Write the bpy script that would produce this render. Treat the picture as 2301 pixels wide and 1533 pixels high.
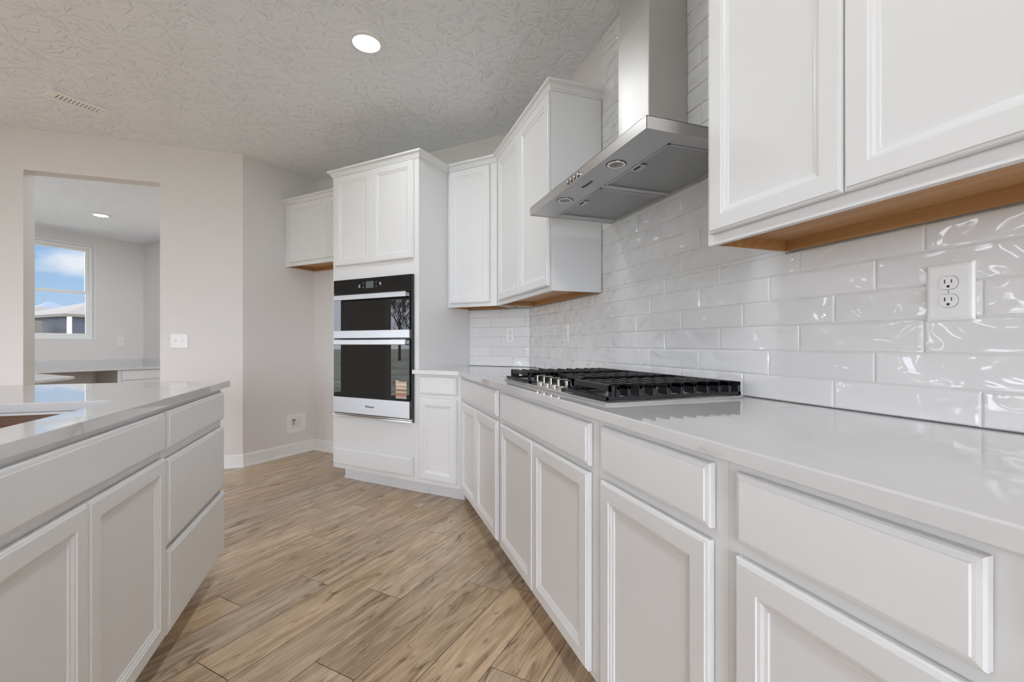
import bpy, bmesh, math, random
from math import sin, cos, pi, radians, sqrt, atan2
from mathutils import Vector

for o in list(bpy.data.objects):
    bpy.data.objects.remove(o, do_unlink=True)
scene = bpy.context.scene
COL = scene.collection

# ------------------------------------------------------------------ camera
YAW = radians(18.854)
CAMZ = 1.0947
cd = bpy.data.cameras.new('camera')
cam = bpy.data.objects.new('camera', cd)
COL.objects.link(cam)
cam.location = (0, 0, CAMZ)
cam.rotation_euler = (pi/2, 0, -YAW)
cd.sensor_fit = 'HORIZONTAL'
cd.sensor_width = 36
cd.lens = 36*1002.586/2301
cd.shift_y = (773.458-766.5)/2301
cd.clip_start = 0.02
cd.clip_end = 400
scene.camera = cam

# ------------------------------------------------------------------ view
vs = scene.view_settings
scene.display_settings.display_device = 'sRGB'
vs.view_transform = 'Standard'
vs.look = 'None'
vs.gamma = 1
vs.use_curve_mapping = False
vs.exposure = 0.09
try:
    scene.cycles.max_bounces = 10
    scene.cycles.diffuse_bounces = 8
    scene.cycles.glossy_bounces = 5
    scene.cycles.transparent_max_bounces = 12
    scene.cycles.caustics_reflective = False
    scene.cycles.caustics_refractive = False
    scene.cycles.sample_clamp_indirect = 6
except Exception:
    pass

# ------------------------------------------------------------------ world
SKY = 0.95
SKY_FILL = 6.6
SOUTH = 1.8
LAMP_W = 7.6
w = bpy.data.worlds.new('sky')
scene.world = w
w.use_nodes = True
nt = w.node_tree
nt.nodes.clear()
def N(t, typ, **kw):
    n = t.nodes.new(typ)
    for k, v in kw.items():
        setattr(n, k, v)
    return n
out = N(nt, 'ShaderNodeOutputWorld'); bg = N(nt, 'ShaderNodeBackground')
tc = N(nt, 'ShaderNodeTexCoord'); sep = N(nt, 'ShaderNodeSeparateXYZ')
nt.links.new(tc.outputs['Generated'], sep.inputs[0])
ramp = N(nt, 'ShaderNodeValToRGB')
ramp.color_ramp.elements[0].position = 0.0
ramp.color_ramp.elements[0].color = (.52, .68, .86, 1)
ramp.color_ramp.elements[1].position = 0.42
ramp.color_ramp.elements[1].color = (.15, .33, .70, 1)
e = ramp.color_ramp.elements.new(0.14); e.color = (.30, .51, .80, 1)
nt.links.new(sep.outputs['Z'], ramp.inputs[0])
mp = N(nt, 'ShaderNodeMapping'); mp.inputs['Scale'].default_value = (1, 1, 2.0)
mp.inputs['Location'].default_value = (.35, .1, .0)
nt.links.new(tc.outputs['Generated'], mp.inputs[0])
no = N(nt, 'ShaderNodeTexNoise'); no.inputs['Scale'].default_value = 7.0; no.inputs['Detail'].default_value = 5
nt.links.new(mp.outputs[0], no.inputs['Vector'])
cr = N(nt, 'ShaderNodeValToRGB')
cr.color_ramp.elements[0].position = .50; cr.color_ramp.elements[0].color = (0, 0, 0, 1)
cr.color_ramp.elements[1].position = .68; cr.color_ramp.elements[1].color = (.85, .85, .85, 1)
nt.links.new(no.outputs['Fac'], cr.inputs[0])
mx = N(nt, 'ShaderNodeMixRGB'); mx.inputs[2].default_value = (.93, .95, .98, 1)
nt.links.new(cr.outputs[0], mx.inputs[0]); nt.links.new(ramp.outputs[0], mx.inputs[1])
# unseen sky brightened to light the room; blue gap left beyond the study window
dt = N(nt, 'ShaderNodeVectorMath'); dt.operation = 'DOT_PRODUCT'; dt.inputs[1].default_value = (-.45, .893, 0)
nt.links.new(tc.outputs['Generated'], dt.inputs[0])
hz = N(nt, 'ShaderNodeMapRange')
hz.inputs['From Min'].default_value = .955; hz.inputs['From Max'].default_value = .88
hz.inputs['To Min'].default_value = 0; hz.inputs['To Max'].default_value = 1
nt.links.new(dt.outputs['Value'], hz.inputs['Value'])
m2 = N(nt, 'ShaderNodeMixRGB'); m2.inputs[2].default_value = (SKY_FILL*.92, SKY_FILL*.985, SKY_FILL*1.12, 1)
nt.links.new(hz.outputs[0], m2.inputs[0]); nt.links.new(mx.outputs[0], m2.inputs[1])
# unseen sky behind the camera (-Y) brightened further to light faces turned there
so = N(nt, 'ShaderNodeMapRange'); so.inputs['From Min'].default_value = -.2; so.inputs['From Max'].default_value = -.75
so.inputs['To Min'].default_value = 1.0; so.inputs['To Max'].default_value = SOUTH
nt.links.new(sep.outputs['Y'], so.inputs['Value'])
sm_ = N(nt, 'ShaderNodeVectorMath'); sm_.operation = 'SCALE'
nt.links.new(m2.outputs[0], sm_.inputs[0]); nt.links.new(so.outputs[0], sm_.inputs['Scale'])
nt.links.new(sm_.outputs[0], bg.inputs['Color'])
bg.inputs['Strength'].default_value = SKY
nt.links.new(bg.outputs[0], out.inputs[0])

# ------------------------------------------------------------------ sun
sd = bpy.data.lights.new('sun', 'SUN'); sd.energy = 2.6; sd.angle = radians(1.0); sd.color = (1, .95, .88)
sun = bpy.data.objects.new('sun', sd); COL.objects.link(sun)
sun.rotation_euler = Vector((-.50, -.55, -.67)).to_track_quat('-Z', 'Y').to_euler()

# ------------------------------------------------------------------ frames
PH = radians(43.6)                       # the cooker corner turns by about 45 degrees
U = Vector((-sin(PH), cos(PH), 0))       # along the diagonal wall, to the left
Nn = Vector((cos(PH), sin(PH), 0))       # into the diagonal wall
def un(u, n, z=0.0):
    p = U*u + Nn*n
    return (p.x, p.y, z)
ROT_R = -pi/2
ROT_D = PH-pi/2
ROT_I = pi/2
CEIL = 2.787
CT = .914                                # worktop height

# ------------------------------------------------------------------ mesh helper
class MB:
    def __init__(s): s.v = []; s.f = []
    def add(s, vs_, fs):
        b = len(s.v); s.v += [tuple(p) for p in vs_]; s.f += [tuple(b+i for i in f) for f in fs]
    def box(s, x0, x1, y0, y1, z0, z1):
        x0, x1 = sorted((x0, x1)); y0, y1 = sorted((y0, y1)); z0, z1 = sorted((z0, z1))
        s.add([(x0,y0,z0),(x1,y0,z0),(x1,y1,z0),(x0,y1,z0),(x0,y0,z1),(x1,y0,z1),(x1,y1,z1),(x0,y1,z1)],
              [(0,3,2,1),(4,5,6,7),(0,1,5,4),(1,2,6,5),(2,3,7,6),(3,0,4,7)])
    def rings(s, rs, x0, x1, z0, z1, back=True):
        """concentric rectangles in the x-z plane, list of (inset, y); the last is capped"""
        b = len(s.v)
        for i, y in rs:
            s.v += [(x0+i,y,z0+i),(x1-i,y,z0+i),(x1-i,y,z1-i),(x0+i,y,z1-i)]
        for k in range(len(rs)-1):
            for j in range(4):
                a = b+4*k+j; c = b+4*k+(j+1) % 4
                s.f.append((a, c, c+4, a+4))
        e = b+4*(len(rs)-1)
        s.f.append((e, e+1, e+2, e+3))
        if back: s.f.append((b+3, b+2, b+1, b))
    def prism(s, poly, z0, z1):
        n = len(poly)
        s.add([(p[0],p[1],z0) for p in poly]+[(p[0],p[1],z1) for p in poly],
              [tuple(reversed(range(n))), tuple(range(n, 2*n))]+[(i,(i+1) % n,n+(i+1) % n,n+i) for i in range(n)])
    def cyl(s, c, axis, r, h, n=24, r2=None):
        c = Vector(c); a = Vector(axis).normalized()
        t = Vector((0,0,1)) if abs(a.z) < .9 else Vector((1,0,0))
        p = a.cross(t).normalized(); q = a.cross(p)
        r2 = r if r2 is None else r2
        vs_ = [c+(p*cos(2*pi*i/n)+q*sin(2*pi*i/n))*r for i in range(n)]+[c+a*h+(p*cos(2*pi*i/n)+q*sin(2*pi*i/n))*r2 for i in range(n)]
        s.add(vs_, [tuple(range(n-1,-1,-1)), tuple(range(n,2*n))]+[(i,(i+1) % n,n+(i+1) % n,n+i) for i in range(n)])
    def lathe(s, c, prof, n=40):
        """prof: list of (r,z), axis z through c"""
        b = len(s.v)
        for r, z in prof:
            for i in range(n):
                s.v.append((c[0]+r*cos(2*pi*i/n), c[1]+r*sin(2*pi*i/n), c[2]+z))
        for k in range(len(prof)-1):
            for i in range(n):
                s.f.append((b+k*n+i, b+k*n+(i+1) % n, b+(k+1)*n+(i+1) % n, b+(k+1)*n+i))
        s.f.append(tuple(b+i for i in range(n-1,-1,-1)))
        e = b+(len(prof)-1)*n
        s.f.append(tuple(e+i for i in range(n)))
    def sweep(s, prof, path):
        """closed profile (out,z) along a 2-D path; out is to the right of travel"""
        m = len(path); k = len(prof); b = len(s.v)
        for i, p in enumerate(path):
            p = Vector(p)
            ds = []
            if i > 0: ds.append((p-Vector(path[i-1])).normalized())
            if i < m-1: ds.append((Vector(path[i+1])-p).normalized())
            ns = [Vector((d.y, -d.x)) for d in ds]
            if len(ns) == 2:
                nn = (ns[0]+ns[1]).normalized(); nn = nn/max(.2, nn.dot(ns[0]))
            else: nn = ns[0]
            for o_, z in prof: s.v.append((p.x+nn.x*o_, p.y+nn.y*o_, z))
        for i in range(m-1):
            for j in range(k):
                a = b+i*k+j; c = b+i*k+(j+1) % k
                s.f.append((a, c, c+k, a+k))
        s.f.append(tuple(b+j for j in range(k-1,-1,-1))); e = b+(m-1)*k
        s.f.append(tuple(e+j for j in range(k)))
    def tube(s, pts, r, n=8):
        for a, c in zip(pts[:-1], pts[1:]):
            a = Vector(a); c = Vector(c)
            s.cyl(a, c-a, r, (c-a).length, n)
    def build(s, name, mat, parent=None, bevel=0, smooth=False, label=None, segs=2):
        me = bpy.data.meshes.new(name); me.from_pydata(s.v, [], s.f); me.update()
        bm = bmesh.new(); bm.from_mesh(me); bmesh.ops.recalc_face_normals(bm, faces=bm.faces); bm.to_mesh(me); bm.free()
        me.materials.append(mat)
        o = bpy.data.objects.new(name, me); COL.objects.link(o)
        if parent: o.parent = parent
        if bevel:
            b = o.modifiers.new('Bevel', 'BEVEL'); b.width = bevel; b.segments = segs; b.limit_method = 'ANGLE'; b.angle_limit = radians(40)
        if smooth:
            for p in me.polygons: p.use_smooth = True
            try:
                me.set_sharp_from_angle(angle=radians(35))
            except Exception: pass
        if label: o['label'] = label
        return o

def thing(name, label, cat, loc=(0,0,0), rot=0, group=None):
    o = bpy.data.objects.new(name, None); COL.objects.link(o)
    o.empty_display_size = .05
    o.location = loc; o.rotation_euler = (0, 0, rot)
    o['label'] = label; o['category'] = cat
    if group: o['group'] = group
    return o
def tag(o, label, cat, group=None):
    o['label'] = label; o['category'] = cat
    if group: o['group'] = group
    return o
def struct(o, label=None):
    o['kind'] = 'structure'
    if label: o['label'] = label
    return o
def place(o, loc, rot=0):
    o.location = loc; o.rotation_euler = (0, 0, rot); return o

# ------------------------------------------------------------------ materials
def newmat(name):
    m = bpy.data.materials.new(name); m.use_nodes = True
    t = m.node_tree; b = t.nodes['Principled BSDF']
    return m, t, b
def setp(b, **kw):
    for k, v in kw.items():
        k = {'color':'Base Color','rough':'Roughness','metal':'Metallic','spec':'Specular IOR Level','ior':'IOR','coat':'Coat Weight','coatr':'Coat Roughness','aniso':'Anisotropic'}[k]
        if k in b.inputs:
            b.inputs[k].default_value = (*v, 1) if k == 'Base Color' else v
def noise(t, scale, detail=2, vec=None, dist=0):
    n = N(t, 'ShaderNodeTexNoise'); n.inputs['Scale'].default_value = scale; n.inputs['Detail'].default_value = detail
    n.inputs['Distortion'].default_value = dist
    if vec is not None: t.links.new(vec, n.inputs['Vector'])
    return n
def objvec(t, scale=(1,1,1), rot=(0,0,0), loc=(0,0,0)):
    c = N(t, 'ShaderNodeTexCoord'); m = N(t, 'ShaderNodeMapping')
    m.inputs['Scale'].default_value = scale; m.inputs['Rotation'].default_value = rot; m.inputs['Location'].default_value = loc
    t.links.new(c.outputs['Object'], m.inputs[0]); return m.outputs[0]
def bump(t, b, h, strength=.2, dist=.01):
    n = N(t, 'ShaderNodeBump'); n.inputs['Strength'].default_value = strength; n.inputs['Distance'].default_value = dist
    t.links.new(h, n.inputs['Height']); t.links.new(n.outputs[0], b.inputs['Normal']); return n
def math_(t, op, a, b_=None):
    n = N(t, 'ShaderNodeMath'); n.operation = op
    for i, x in enumerate((a, b_)):
        if x is None: continue
        if isinstance(x, (int, float)): n.inputs[i].default_value = x
        else: t.links.new(x, n.inputs[i])
    return n.outputs[0]
def plain(name, color, rough=.5, metal=0, nscale=0, nstr=.05, **kw):
    m, t, b = newmat(name); setp(b, color=color, rough=rough, metal=metal, **kw)
    if nscale:
        n = noise(t, nscale, 3, objvec(t)); bump(t, b, n.outputs['Fac'], nstr, .002)
    return m

M = {}
M['cab'] = plain('cabinet_white', (.75,.75,.748), .34)
M['wall'] = plain('wall_paint', (.735,.71,.69), .75)
M['trim'] = plain('trim_white', (.84,.84,.83), .35)
M['plate'] = plain('plate_white', (.83,.83,.82), .28)
M['vent'] = plain('register_white', (.93,.93,.92), .4)
M['vinyl'] = plain('vinyl_white', (.86,.86,.85), .35)
M['dark'] = plain('dark_gap', (.012,.012,.012), .6)
M['grout'] = plain('grout', (.76,.755,.745), .8)
M['iron'] = plain('cast_iron', (.011,.012,.014), .42, nscale=300, nstr=.12)
M['caulk'] = plain('grey_caulk', (.12,.12,.12), .6)
M['rubber'] = plain('black_trim', (.014,.014,.015), .35)
M['chrome'] = plain('chrome', (.75,.74,.72), .12, 1)
M['ink'] = plain('dark_lettering', (.03,.03,.035), .5)
M['icon'] = plain('grey_icon', (.42,.43,.45), .5)
M['display'] = plain('display_grey', (.09,.10,.11), .35)
M['lampglass'] = plain('unlit_lamp_glass', (.22,.21,.20), .12, .6)
M['brass'] = plain('brass', (.55,.42,.22), .3, 1)

def mk_glass_black():
    m, t, b = newmat('oven_glass'); setp(b, color=(.006,.006,.006), rough=.012, ior=1.5, spec=.5)
    return m
M['oglass'] = mk_glass_black()

def mk_steel(name, col, rough, axis=0, st=.05, dent=0):
    m, t, b = newmat(name); setp(b, color=col, rough=rough, metal=1)
    sc = [260,260,260]; sc[axis] = 3
    n = noise(t, 1.0, 2, objvec(t, tuple(sc)))
    r = N(t, 'ShaderNodeMapRange'); r.inputs['To Min'].default_value = rough-.05; r.inputs['To Max'].default_value = rough+.07
    t.links.new(n.outputs['Fac'], r.inputs['Value']); t.links.new(r.outputs[0], b.inputs['Roughness'])
    bn = bump(t, b, n.outputs['Fac'], st, .0008)
    if dent:
        dn = noise(t, 3.2, 1, objvec(t, (1, 1, .55), (.5, .4, 0)))
        b2 = N(t, 'ShaderNodeBump'); b2.inputs['Strength'].default_value = 1; b2.inputs['Distance'].default_value = dent
        t.links.new(dn.outputs['Fac'], b2.inputs['Height']); t.links.new(b2.outputs[0], bn.inputs['Normal'])
    return m
M['steel'] = mk_steel('brushed_steel', (.62,.60,.58), .30, 0, .02)
M['steelv'] = mk_steel('brushed_steel_upright', (.62,.60,.575), .44, 2, .012, .03)
M['steelb'] = mk_steel('bright_steel', (.54,.55,.57), .36, 0, .02)
M['steeld'] = mk_steel('hood_underside_steel', (.52,.52,.52), .36, 1, .02)

def mk_mesh():
    m, t, b = newmat('filter_mesh'); setp(b, color=(.40,.40,.40), rough=.40, metal=1)
    v = objvec(t)
    vo = N(t, 'ShaderNodeTexVoronoi'); vo.inputs['Scale'].default_value = 230; vo.inputs['Randomness'].default_value = .0
    t.links.new(v, vo.inputs['Vector'])
    r = N(t, 'ShaderNodeValToRGB'); r.color_ramp.elements[0].position = .25; r.color_ramp.elements[0].color = (.12,.12,.12,1)
    r.color_ramp.elements[1].position = .5; r.color_ramp.elements[1].color = (.62,.62,.62,1)
    t.links.new(vo.outputs['Distance'], r.inputs[0]); t.links.new(r.outputs[0], b.inputs['Base Color'])
    bump(t, b, vo.outputs['Distance'], .5, .002)
    return m
M['mesh'] = mk_mesh()

def mk_quartz():
    m, t, b = newmat('white_quartz'); setp(b, rough=.04, spec=.5, ior=1.55)
    v = objvec(t)
    n1 = noise(t, 1.6, 4, v, 1.2)
    a = math_(t, 'ABSOLUTE', math_(t, 'SUBTRACT', n1.outputs['Fac'], .5))
    r = N(t, 'ShaderNodeValToRGB'); r.color_ramp.elements[0].position = 0; r.color_ramp.elements[0].color = (1,1,1,1)
    r.color_ramp.elements[1].position = .006; r.color_ramp.elements[1].color = (0,0,0,1)
    t.links.new(a, r.inputs[0])
    n2 = noise(t, 5, 2, v)
    g = N(t, 'ShaderNodeValToRGB'); g.color_ramp.elements[0].position = .55; g.color_ramp.elements[1].position = .75
    t.links.new(n2.outputs['Fac'], g.inputs[0])
    f = math_(t, 'MULTIPLY', r.outputs[0], g.outputs[0])
    n3 = noise(t, 30, 4, v)
    c0 = N(t, 'ShaderNodeMixRGB'); c0.inputs[1].default_value = (.63,.625,.625,1); c0.inputs[2].default_value = (.675,.668,.665,1)
    t.links.new(n3.outputs['Fac'], c0.inputs[0])
    mx = N(t, 'ShaderNodeMixRGB'); mx.inputs[2].default_value = (.47,.43,.39,1)
    t.links.new(f, mx.inputs[0]); t.links.new(c0.outputs[0], mx.inputs[1])
    t.links.new(mx.outputs[0], b.inputs['Base Color'])
    return m
M['quartz'] = mk_quartz()

def mk_tile():
    m, t, b = newmat('glazed_tile'); setp(b, color=(.78,.78,.77), rough=.35, spec=0.0, coat=1.0, coatr=.02)
    b.inputs['Coat IOR'].default_value = 1.6
    g = N(t, 'ShaderNodeNewGeometry'); c = N(t, 'ShaderNodeTexCoord')
    cm = N(t, 'ShaderNodeCombineXYZ')
    for i in range(3): t.links.new(math_(t, 'MULTIPLY', g.outputs['Random Per Island'], 37.0+11*i), cm.inputs[i])
    va = N(t, 'ShaderNodeVectorMath'); va.operation = 'ADD'
    t.links.new(c.outputs['Object'], va.inputs[0]); t.links.new(cm.outputs[0], va.inputs[1])
    mpn = N(t, 'ShaderNodeMapping'); mpn.inputs['Scale'].default_value = (1, 1, 2.0)
    t.links.new(va.outputs[0], mpn.inputs[0])
    n = noise(t, 7.0, 1.0, mpn.outputs[0], .5)
    bn = bump(t, b, n.outputs['Fac'], 1.0, .034)
    for l in list(b.inputs['Normal'].links): t.links.remove(l)
    t.links.new(bn.outputs[0], b.inputs['Coat Normal'])
    hs = N(t, 'ShaderNodeMapRange'); hs.inputs['To Min'].default_value = .74; hs.inputs['To Max'].default_value = .79
    t.links.new(g.outputs['Random Per Island'], hs.inputs['Value'])
    cc = N(t, 'ShaderNodeCombineXYZ')
    for i in range(3): t.links.new(hs.outputs[0], cc.inputs[i])
    t.links.new(cc.outputs[0], b.inputs['Base Color'])
    return m
M['tile'] = mk_tile()

def mk_ceiling():
    m, t, b = newmat('stomped_ceiling'); setp(b, color=(.88,.905,.94), rough=.85)
    v = objvec(t)
    warp = noise(t, 3.0, 2, v)
    wv = N(t, 'ShaderNodeVectorMath'); wv.operation = 'SCALE'; wv.inputs['Scale'].default_value = .14
    t.links.new(warp.outputs['Color'], wv.inputs[0])
    va = N(t, 'ShaderNodeVectorMath'); va.operation = 'ADD'; t.links.new(v, va.inputs[0]); t.links.new(wv.outputs[0], va.inputs[1])
    hs = []
    for sc, off in ((3.4, 0.0), (4.3, 3.3)):
        mo = N(t, 'ShaderNodeVectorMath'); mo.operation = 'ADD'; mo.inputs[1].default_value = (off, off*1.7, 0)
        t.links.new(va.outputs[0], mo.inputs[0])
        vo = N(t, 'ShaderNodeTexVoronoi'); vo.voronoi_dimensions = '2D'; vo.inputs['Scale'].default_value = sc
        t.links.new(mo.outputs[0], vo.inputs['Vector'])
        df = N(t, 'ShaderNodeVectorMath'); df.operation = 'SUBTRACT'
        t.links.new(mo.outputs[0], df.inputs[0]); t.links.new(vo.outputs['Position'], df.inputs[1])
        sp = N(t, 'ShaderNodeSeparateXYZ'); t.links.new(df.outputs[0], sp.inputs[0])
        ang = math_(t, 'ARCTAN2', sp.outputs['Y'], sp.outputs['X'])
        sc2 = N(t, 'ShaderNodeSeparateColor'); t.links.new(vo.outputs['Color'], sc2.inputs[0])
        cm = N(t, 'ShaderNodeCombineXYZ')
        t.links.new(math_(t, 'MULTIPLY', ang, 3.6), cm.inputs[0])
        t.links.new(math_(t, 'MULTIPLY', vo.outputs['Distance'], 3.0), cm.inputs[1])
        t.links.new(math_(t, 'MULTIPLY', sc2.outputs[0], 60.0), cm.inputs[2])
        n = noise(t, 1.0, 1.5, cm.outputs[0], .3)
        r = N(t, 'ShaderNodeValToRGB'); r.color_ramp.elements[0].position = .57; r.color_ramp.elements[1].position = .68
        t.links.new(n.outputs['Fac'], r.inputs[0])
        fade = N(t, 'ShaderNodeMapRange'); fade.inputs['From Min'].default_value = .02; fade.inputs['From Max'].default_value = .16
        t.links.new(vo.outputs['Distance'], fade.inputs['Value'])
        hs.append(math_(t, 'MULTIPLY', r.outputs[0], fade.outputs[0]))
    h = math_(t, 'MAXIMUM', hs[0], hs[1])
    fine = noise(t, 130, 3, v)
    h = math_(t, 'ADD', h, math_(t, 'MULTIPLY', fine.outputs['Fac'], .16))
    bump(t, b, h, .8, .0062)
    return m
M['ceil'] = mk_ceiling()

def mk_floor():
    m, t, b = newmat('oak_planks'); setp(b, rough=.27, spec=.5)
    a = N(t, 'ShaderNodeAttribute'); a.attribute_name = 'plank'
    sp = N(t, 'ShaderNodeSeparateColor'); t.links.new(a.outputs['Color'], sp.inputs[0])
    v = objvec(t, rot=(0, 0, -PH))        # x now runs along the planks
    cm = N(t, 'ShaderNodeCombineXYZ')
    t.links.new(math_(t, 'MULTIPLY', sp.outputs[0], 31.0), cm.inputs[0]); t.links.new(math_(t, 'MULTIPLY', sp.outputs[1], 17.0), cm.inputs[1])
    t.links.new(math_(t, 'MULTIPLY', sp.outputs[0], 9.0), cm.inputs[2])
    va = N(t, 'ShaderNodeVectorMath'); va.operation = 'ADD'; t.links.new(v, va.inputs[0]); t.links.new(cm.outputs[0], va.inputs[1])
    def stretched(sx, sy, sc, det, dist=0):
        mpn = N(t, 'ShaderNodeMapping'); mpn.inputs['Scale'].default_value = (sx, sy, 1); t.links.new(va.outputs[0], mpn.inputs[0])
        return noise(t, sc, det, mpn.outputs[0], dist)
    g1 = stretched(1.0, 9.0, 3.0, 5, .8)
    g2 = stretched(1.3, 34.0, 7.0, 6, .3)
    g3 = stretched(2.4, 9.0, 1.7, 4, 2.2)
    r1 = N(t, 'ShaderNodeValToRGB')
    r1.color_ramp.elements[0].position = .28; r1.color_ramp.elements[0].color = (.38,.267,.172,1)
    r1.color_ramp.elements[1].position = .66; r1.color_ramp.elements[1].color = (.67,.51,.35,1)
    t.links.new(g1.outputs['Fac'], r1.inputs[0])
    mx = N(t, 'ShaderNodeMixRGB'); mx.blend_type = 'MULTIPLY'; mx.inputs[0].default_value = .6
    r2 = N(t, 'ShaderNodeValToRGB'); r2.color_ramp.elements[0].position = .3; r2.color_ramp.elements[0].color = (.50,.47,.44,1)
    r2.color_ramp.elements[1].position = .56; r2.color_ramp.elements[1].color = (1,1,1,1)
    t.links.new(g2.outputs['Fac'], r2.inputs[0]); t.links.new(r1.outputs[0], mx.inputs[1]); t.links.new(r2.outputs[0], mx.inputs[2])
    r3 = N(t, 'ShaderNodeValToRGB'); r3.color_ramp.elements[0].position = .28; r3.color_ramp.elements[0].color = (.34,.28,.24,1)
    r3.color_ramp.elements[1].position = .42; r3.color_ramp.elements[1].color = (1,1,1,1)
    t.links.new(g3.outputs['Fac'], r3.inputs[0])
    m3 = N(t, 'ShaderNodeMixRGB'); m3.blend_type = 'MULTIPLY'; m3.inputs[0].default_value = .8
    t.links.new(mx.outputs[0], m3.inputs[1]); t.links.new(r3.outputs[0], m3.inputs[2])
    hv = N(t, 'ShaderNodeHueSaturation'); t.links.new(m3.outputs[0], hv.inputs['Color'])
    mr = N(t, 'ShaderNodeMapRange'); mr.inputs['To Min'].default_value = .90; mr.inputs['To Max'].default_value = 1.10
    t.links.new(sp.outputs[2], mr.inputs['Value']); t.links.new(mr.outputs[0], hv.inputs['Value'])
    mr2 = N(t, 'ShaderNodeMapRange'); mr2.inputs['To Min'].default_value = .85; mr2.inputs['To Max'].default_value = 1.1
    t.links.new(sp.outputs[1], mr2.inputs['Value']); t.links.new(mr2.outputs[0], hv.inputs['Saturation'])
    t.links.new(hv.outputs[0], b.inputs['Base Color'])
    bump(t, b, g2.outputs['Fac'], .12, .002)
    return m
M['floor'] = mk_floor()

def mk_wood(name, c0, c1, sc=(1.5, 30, 30), rough=.45):
    m, t, b = newmat(name); setp(b, rough=rough)
    n = noise(t, 1.6, 4, objvec(t, sc), .5)
    r = N(t, 'ShaderNodeValToRGB'); r.color_ramp.elements[0].position = .3; r.color_ramp.elements[0].color = (*c0, 1)
    r.color_ramp.elements[1].position = .7; r.color_ramp.elements[1].color = (*c1, 1)
    t.links.new(n.outputs['Fac'], r.inputs[0]); t.links.new(r.outputs[0], b.inputs['Base Color'])
    return m
M['wood'] = mk_wood('maple_veneer', (.40,.20,.075), (.52,.29,.125))
M['wooddark'] = mk_wood('brown_panel', (.14,.075,.042), (.24,.14,.085))

def mk_pane():
    m = bpy.data.materials.new('window_glass'); m.use_nodes = True; t = m.node_tree; t.nodes.clear()
    o = N(t, 'ShaderNodeOutputMaterial'); tr = N(t, 'ShaderNodeBsdfTransparent'); gl = N(t, 'ShaderNodeBsdfGlossy'); gl.inputs['Roughness'].default_value = .0
    fr = N(t, 'ShaderNodeFresnel'); fr.inputs['IOR'].default_value = 1.45
    mi = N(t, 'ShaderNodeMixShader'); t.links.new(fr.outputs[0], mi.inputs[0]); t.links.new(tr.outputs[0], mi.inputs[1]); t.links.new(gl.outputs[0], mi.inputs[2])
    t.links.new(mi.outputs[0], o.inputs[0]); return m
M['pane'] = mk_pane()
def mk_emit(name, col, s):
    m = bpy.data.materials.new(name); m.use_nodes = True; t = m.node_tree; t.nodes.clear()
    o = N(t, 'ShaderNodeOutputMaterial'); e_ = N(t, 'ShaderNodeEmission'); e_.inputs[0].default_value = (*col, 1); e_.inputs[1].default_value = s
    t.links.new(e_.outputs[0], o.inputs[0]); return m
M['lens'] = mk_emit('lamp_lens', (1, .985, .96), 6)
def mk_lawn():
    m, t, b = newmat('lawn_grass'); setp(b, rough=.9)
    v = objvec(t); n = noise(t, .9, 5, v); n2 = noise(t, 14, 3, v)
    r = N(t, 'ShaderNodeValToRGB'); r.color_ramp.elements[0].position = .35; r.color_ramp.elements[0].color = (.22,.24,.16,1)
    r.color_ramp.elements[1].position = .65; r.color_ramp.elements[1].color = (.46,.45,.37,1)
    t.links.new(n.outputs['Fac'], r.inputs[0])
    mx = N(t, 'ShaderNodeMixRGB'); mx.blend_type = 'MULTIPLY'; mx.inputs[0].default_value = .25
    t.links.new(r.outputs[0], mx.inputs[1]); t.links.new(n2.outputs['Fac'], mx.inputs[2]); t.links.new(mx.outputs[0], b.inputs['Base Color'])
    return m
M['lawn'] = mk_lawn()
M['dirt'] = plain('bare_dirt', (.50,.43,.33), .95, nscale=8, nstr=.3)
M['slate'] = plain('house_slate_roof', (.03,.045,.065), .8, nscale=12, nstr=.3)
M['tan_roof'] = plain('house_tan_roof', (.040,.033,.026), .85, nscale=12, nstr=.3)
M['navy'] = plain('house_navy_brick', (.004,.006,.014), .8, nscale=20, nstr=.4)
M['navy2'] = plain('house_blue_siding', (.025,.035,.055), .75, nscale=20, nstr=.2)
M['bark'] = plain('bark', (.08,.065,.05), .9, nscale=30, nstr=.3)

# ------------------------------------------------------------------ setting
WR = 1.267      # right wall plaster
WN = 3.16       # diagonal wall plaster
WS = 3.97       # alcove wall (u)
WO = 4.54       # far wall with the opening
POLY = [(-5.42,-6.2),(1.42,-6.2),(1.42,5.0),(-3.40,9.42),(-6.35,6.60)]

# floor: every plank a quad of the one floor mesh, carrying its own tone
random.seed(4)
PW = .1816; PL = 1.23
ends = {4:1.475, 2:1.726, 5:.86, 6:1.41, 7:1.129, 8:1.734, 9:2.195, 3:1.05, 1:.55, 10:.80, 11:1.5}
bm = bmesh.new()
lay = bm.loops.layers.float_color.new('plank')
for k in range(-60, 70):
    u0 = .946-2*PW+k*PW; u1 = u0+PW
    e0 = ends.get(k, random.uniform(0, PL))
    for j in range(-14, 14):
        n0 = e0+j*PL; n1 = n0+PL
        c = un((u0+u1)/2, (n0+n1)/2)
        if not (-7.6 < c[0] < 2.6 and -7.4 < c[1] < 10.6): continue
        g = .0011
        vs_ = [bm.verts.new(un(a, b_, 0)) for a, b_ in ((u0+g,n0+g),(u0+g,n1-g),(u1-g,n1-g),(u1-g,n0+g))]
        f = bm.faces.new(vs_); colr = (random.random(), random.random(), random.random(), 1)
        for l in f.loops: l[lay] = colr
for i in range(len(POLY)):
    a = Vector((*POLY[i],0)); c = Vector((*POLY[(i+1) % len(POLY)],0)); d = (c-a).normalized()
    nrm = Vector((d.y, -d.x, 0))
    bmesh.ops.bisect_plane(bm, geom=bm.verts[:]+bm.edges[:]+bm.faces[:], plane_co=a, plane_no=nrm, clear_outer=True)
bmesh.ops.recalc_face_normals(bm, faces=bm.faces)
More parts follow.
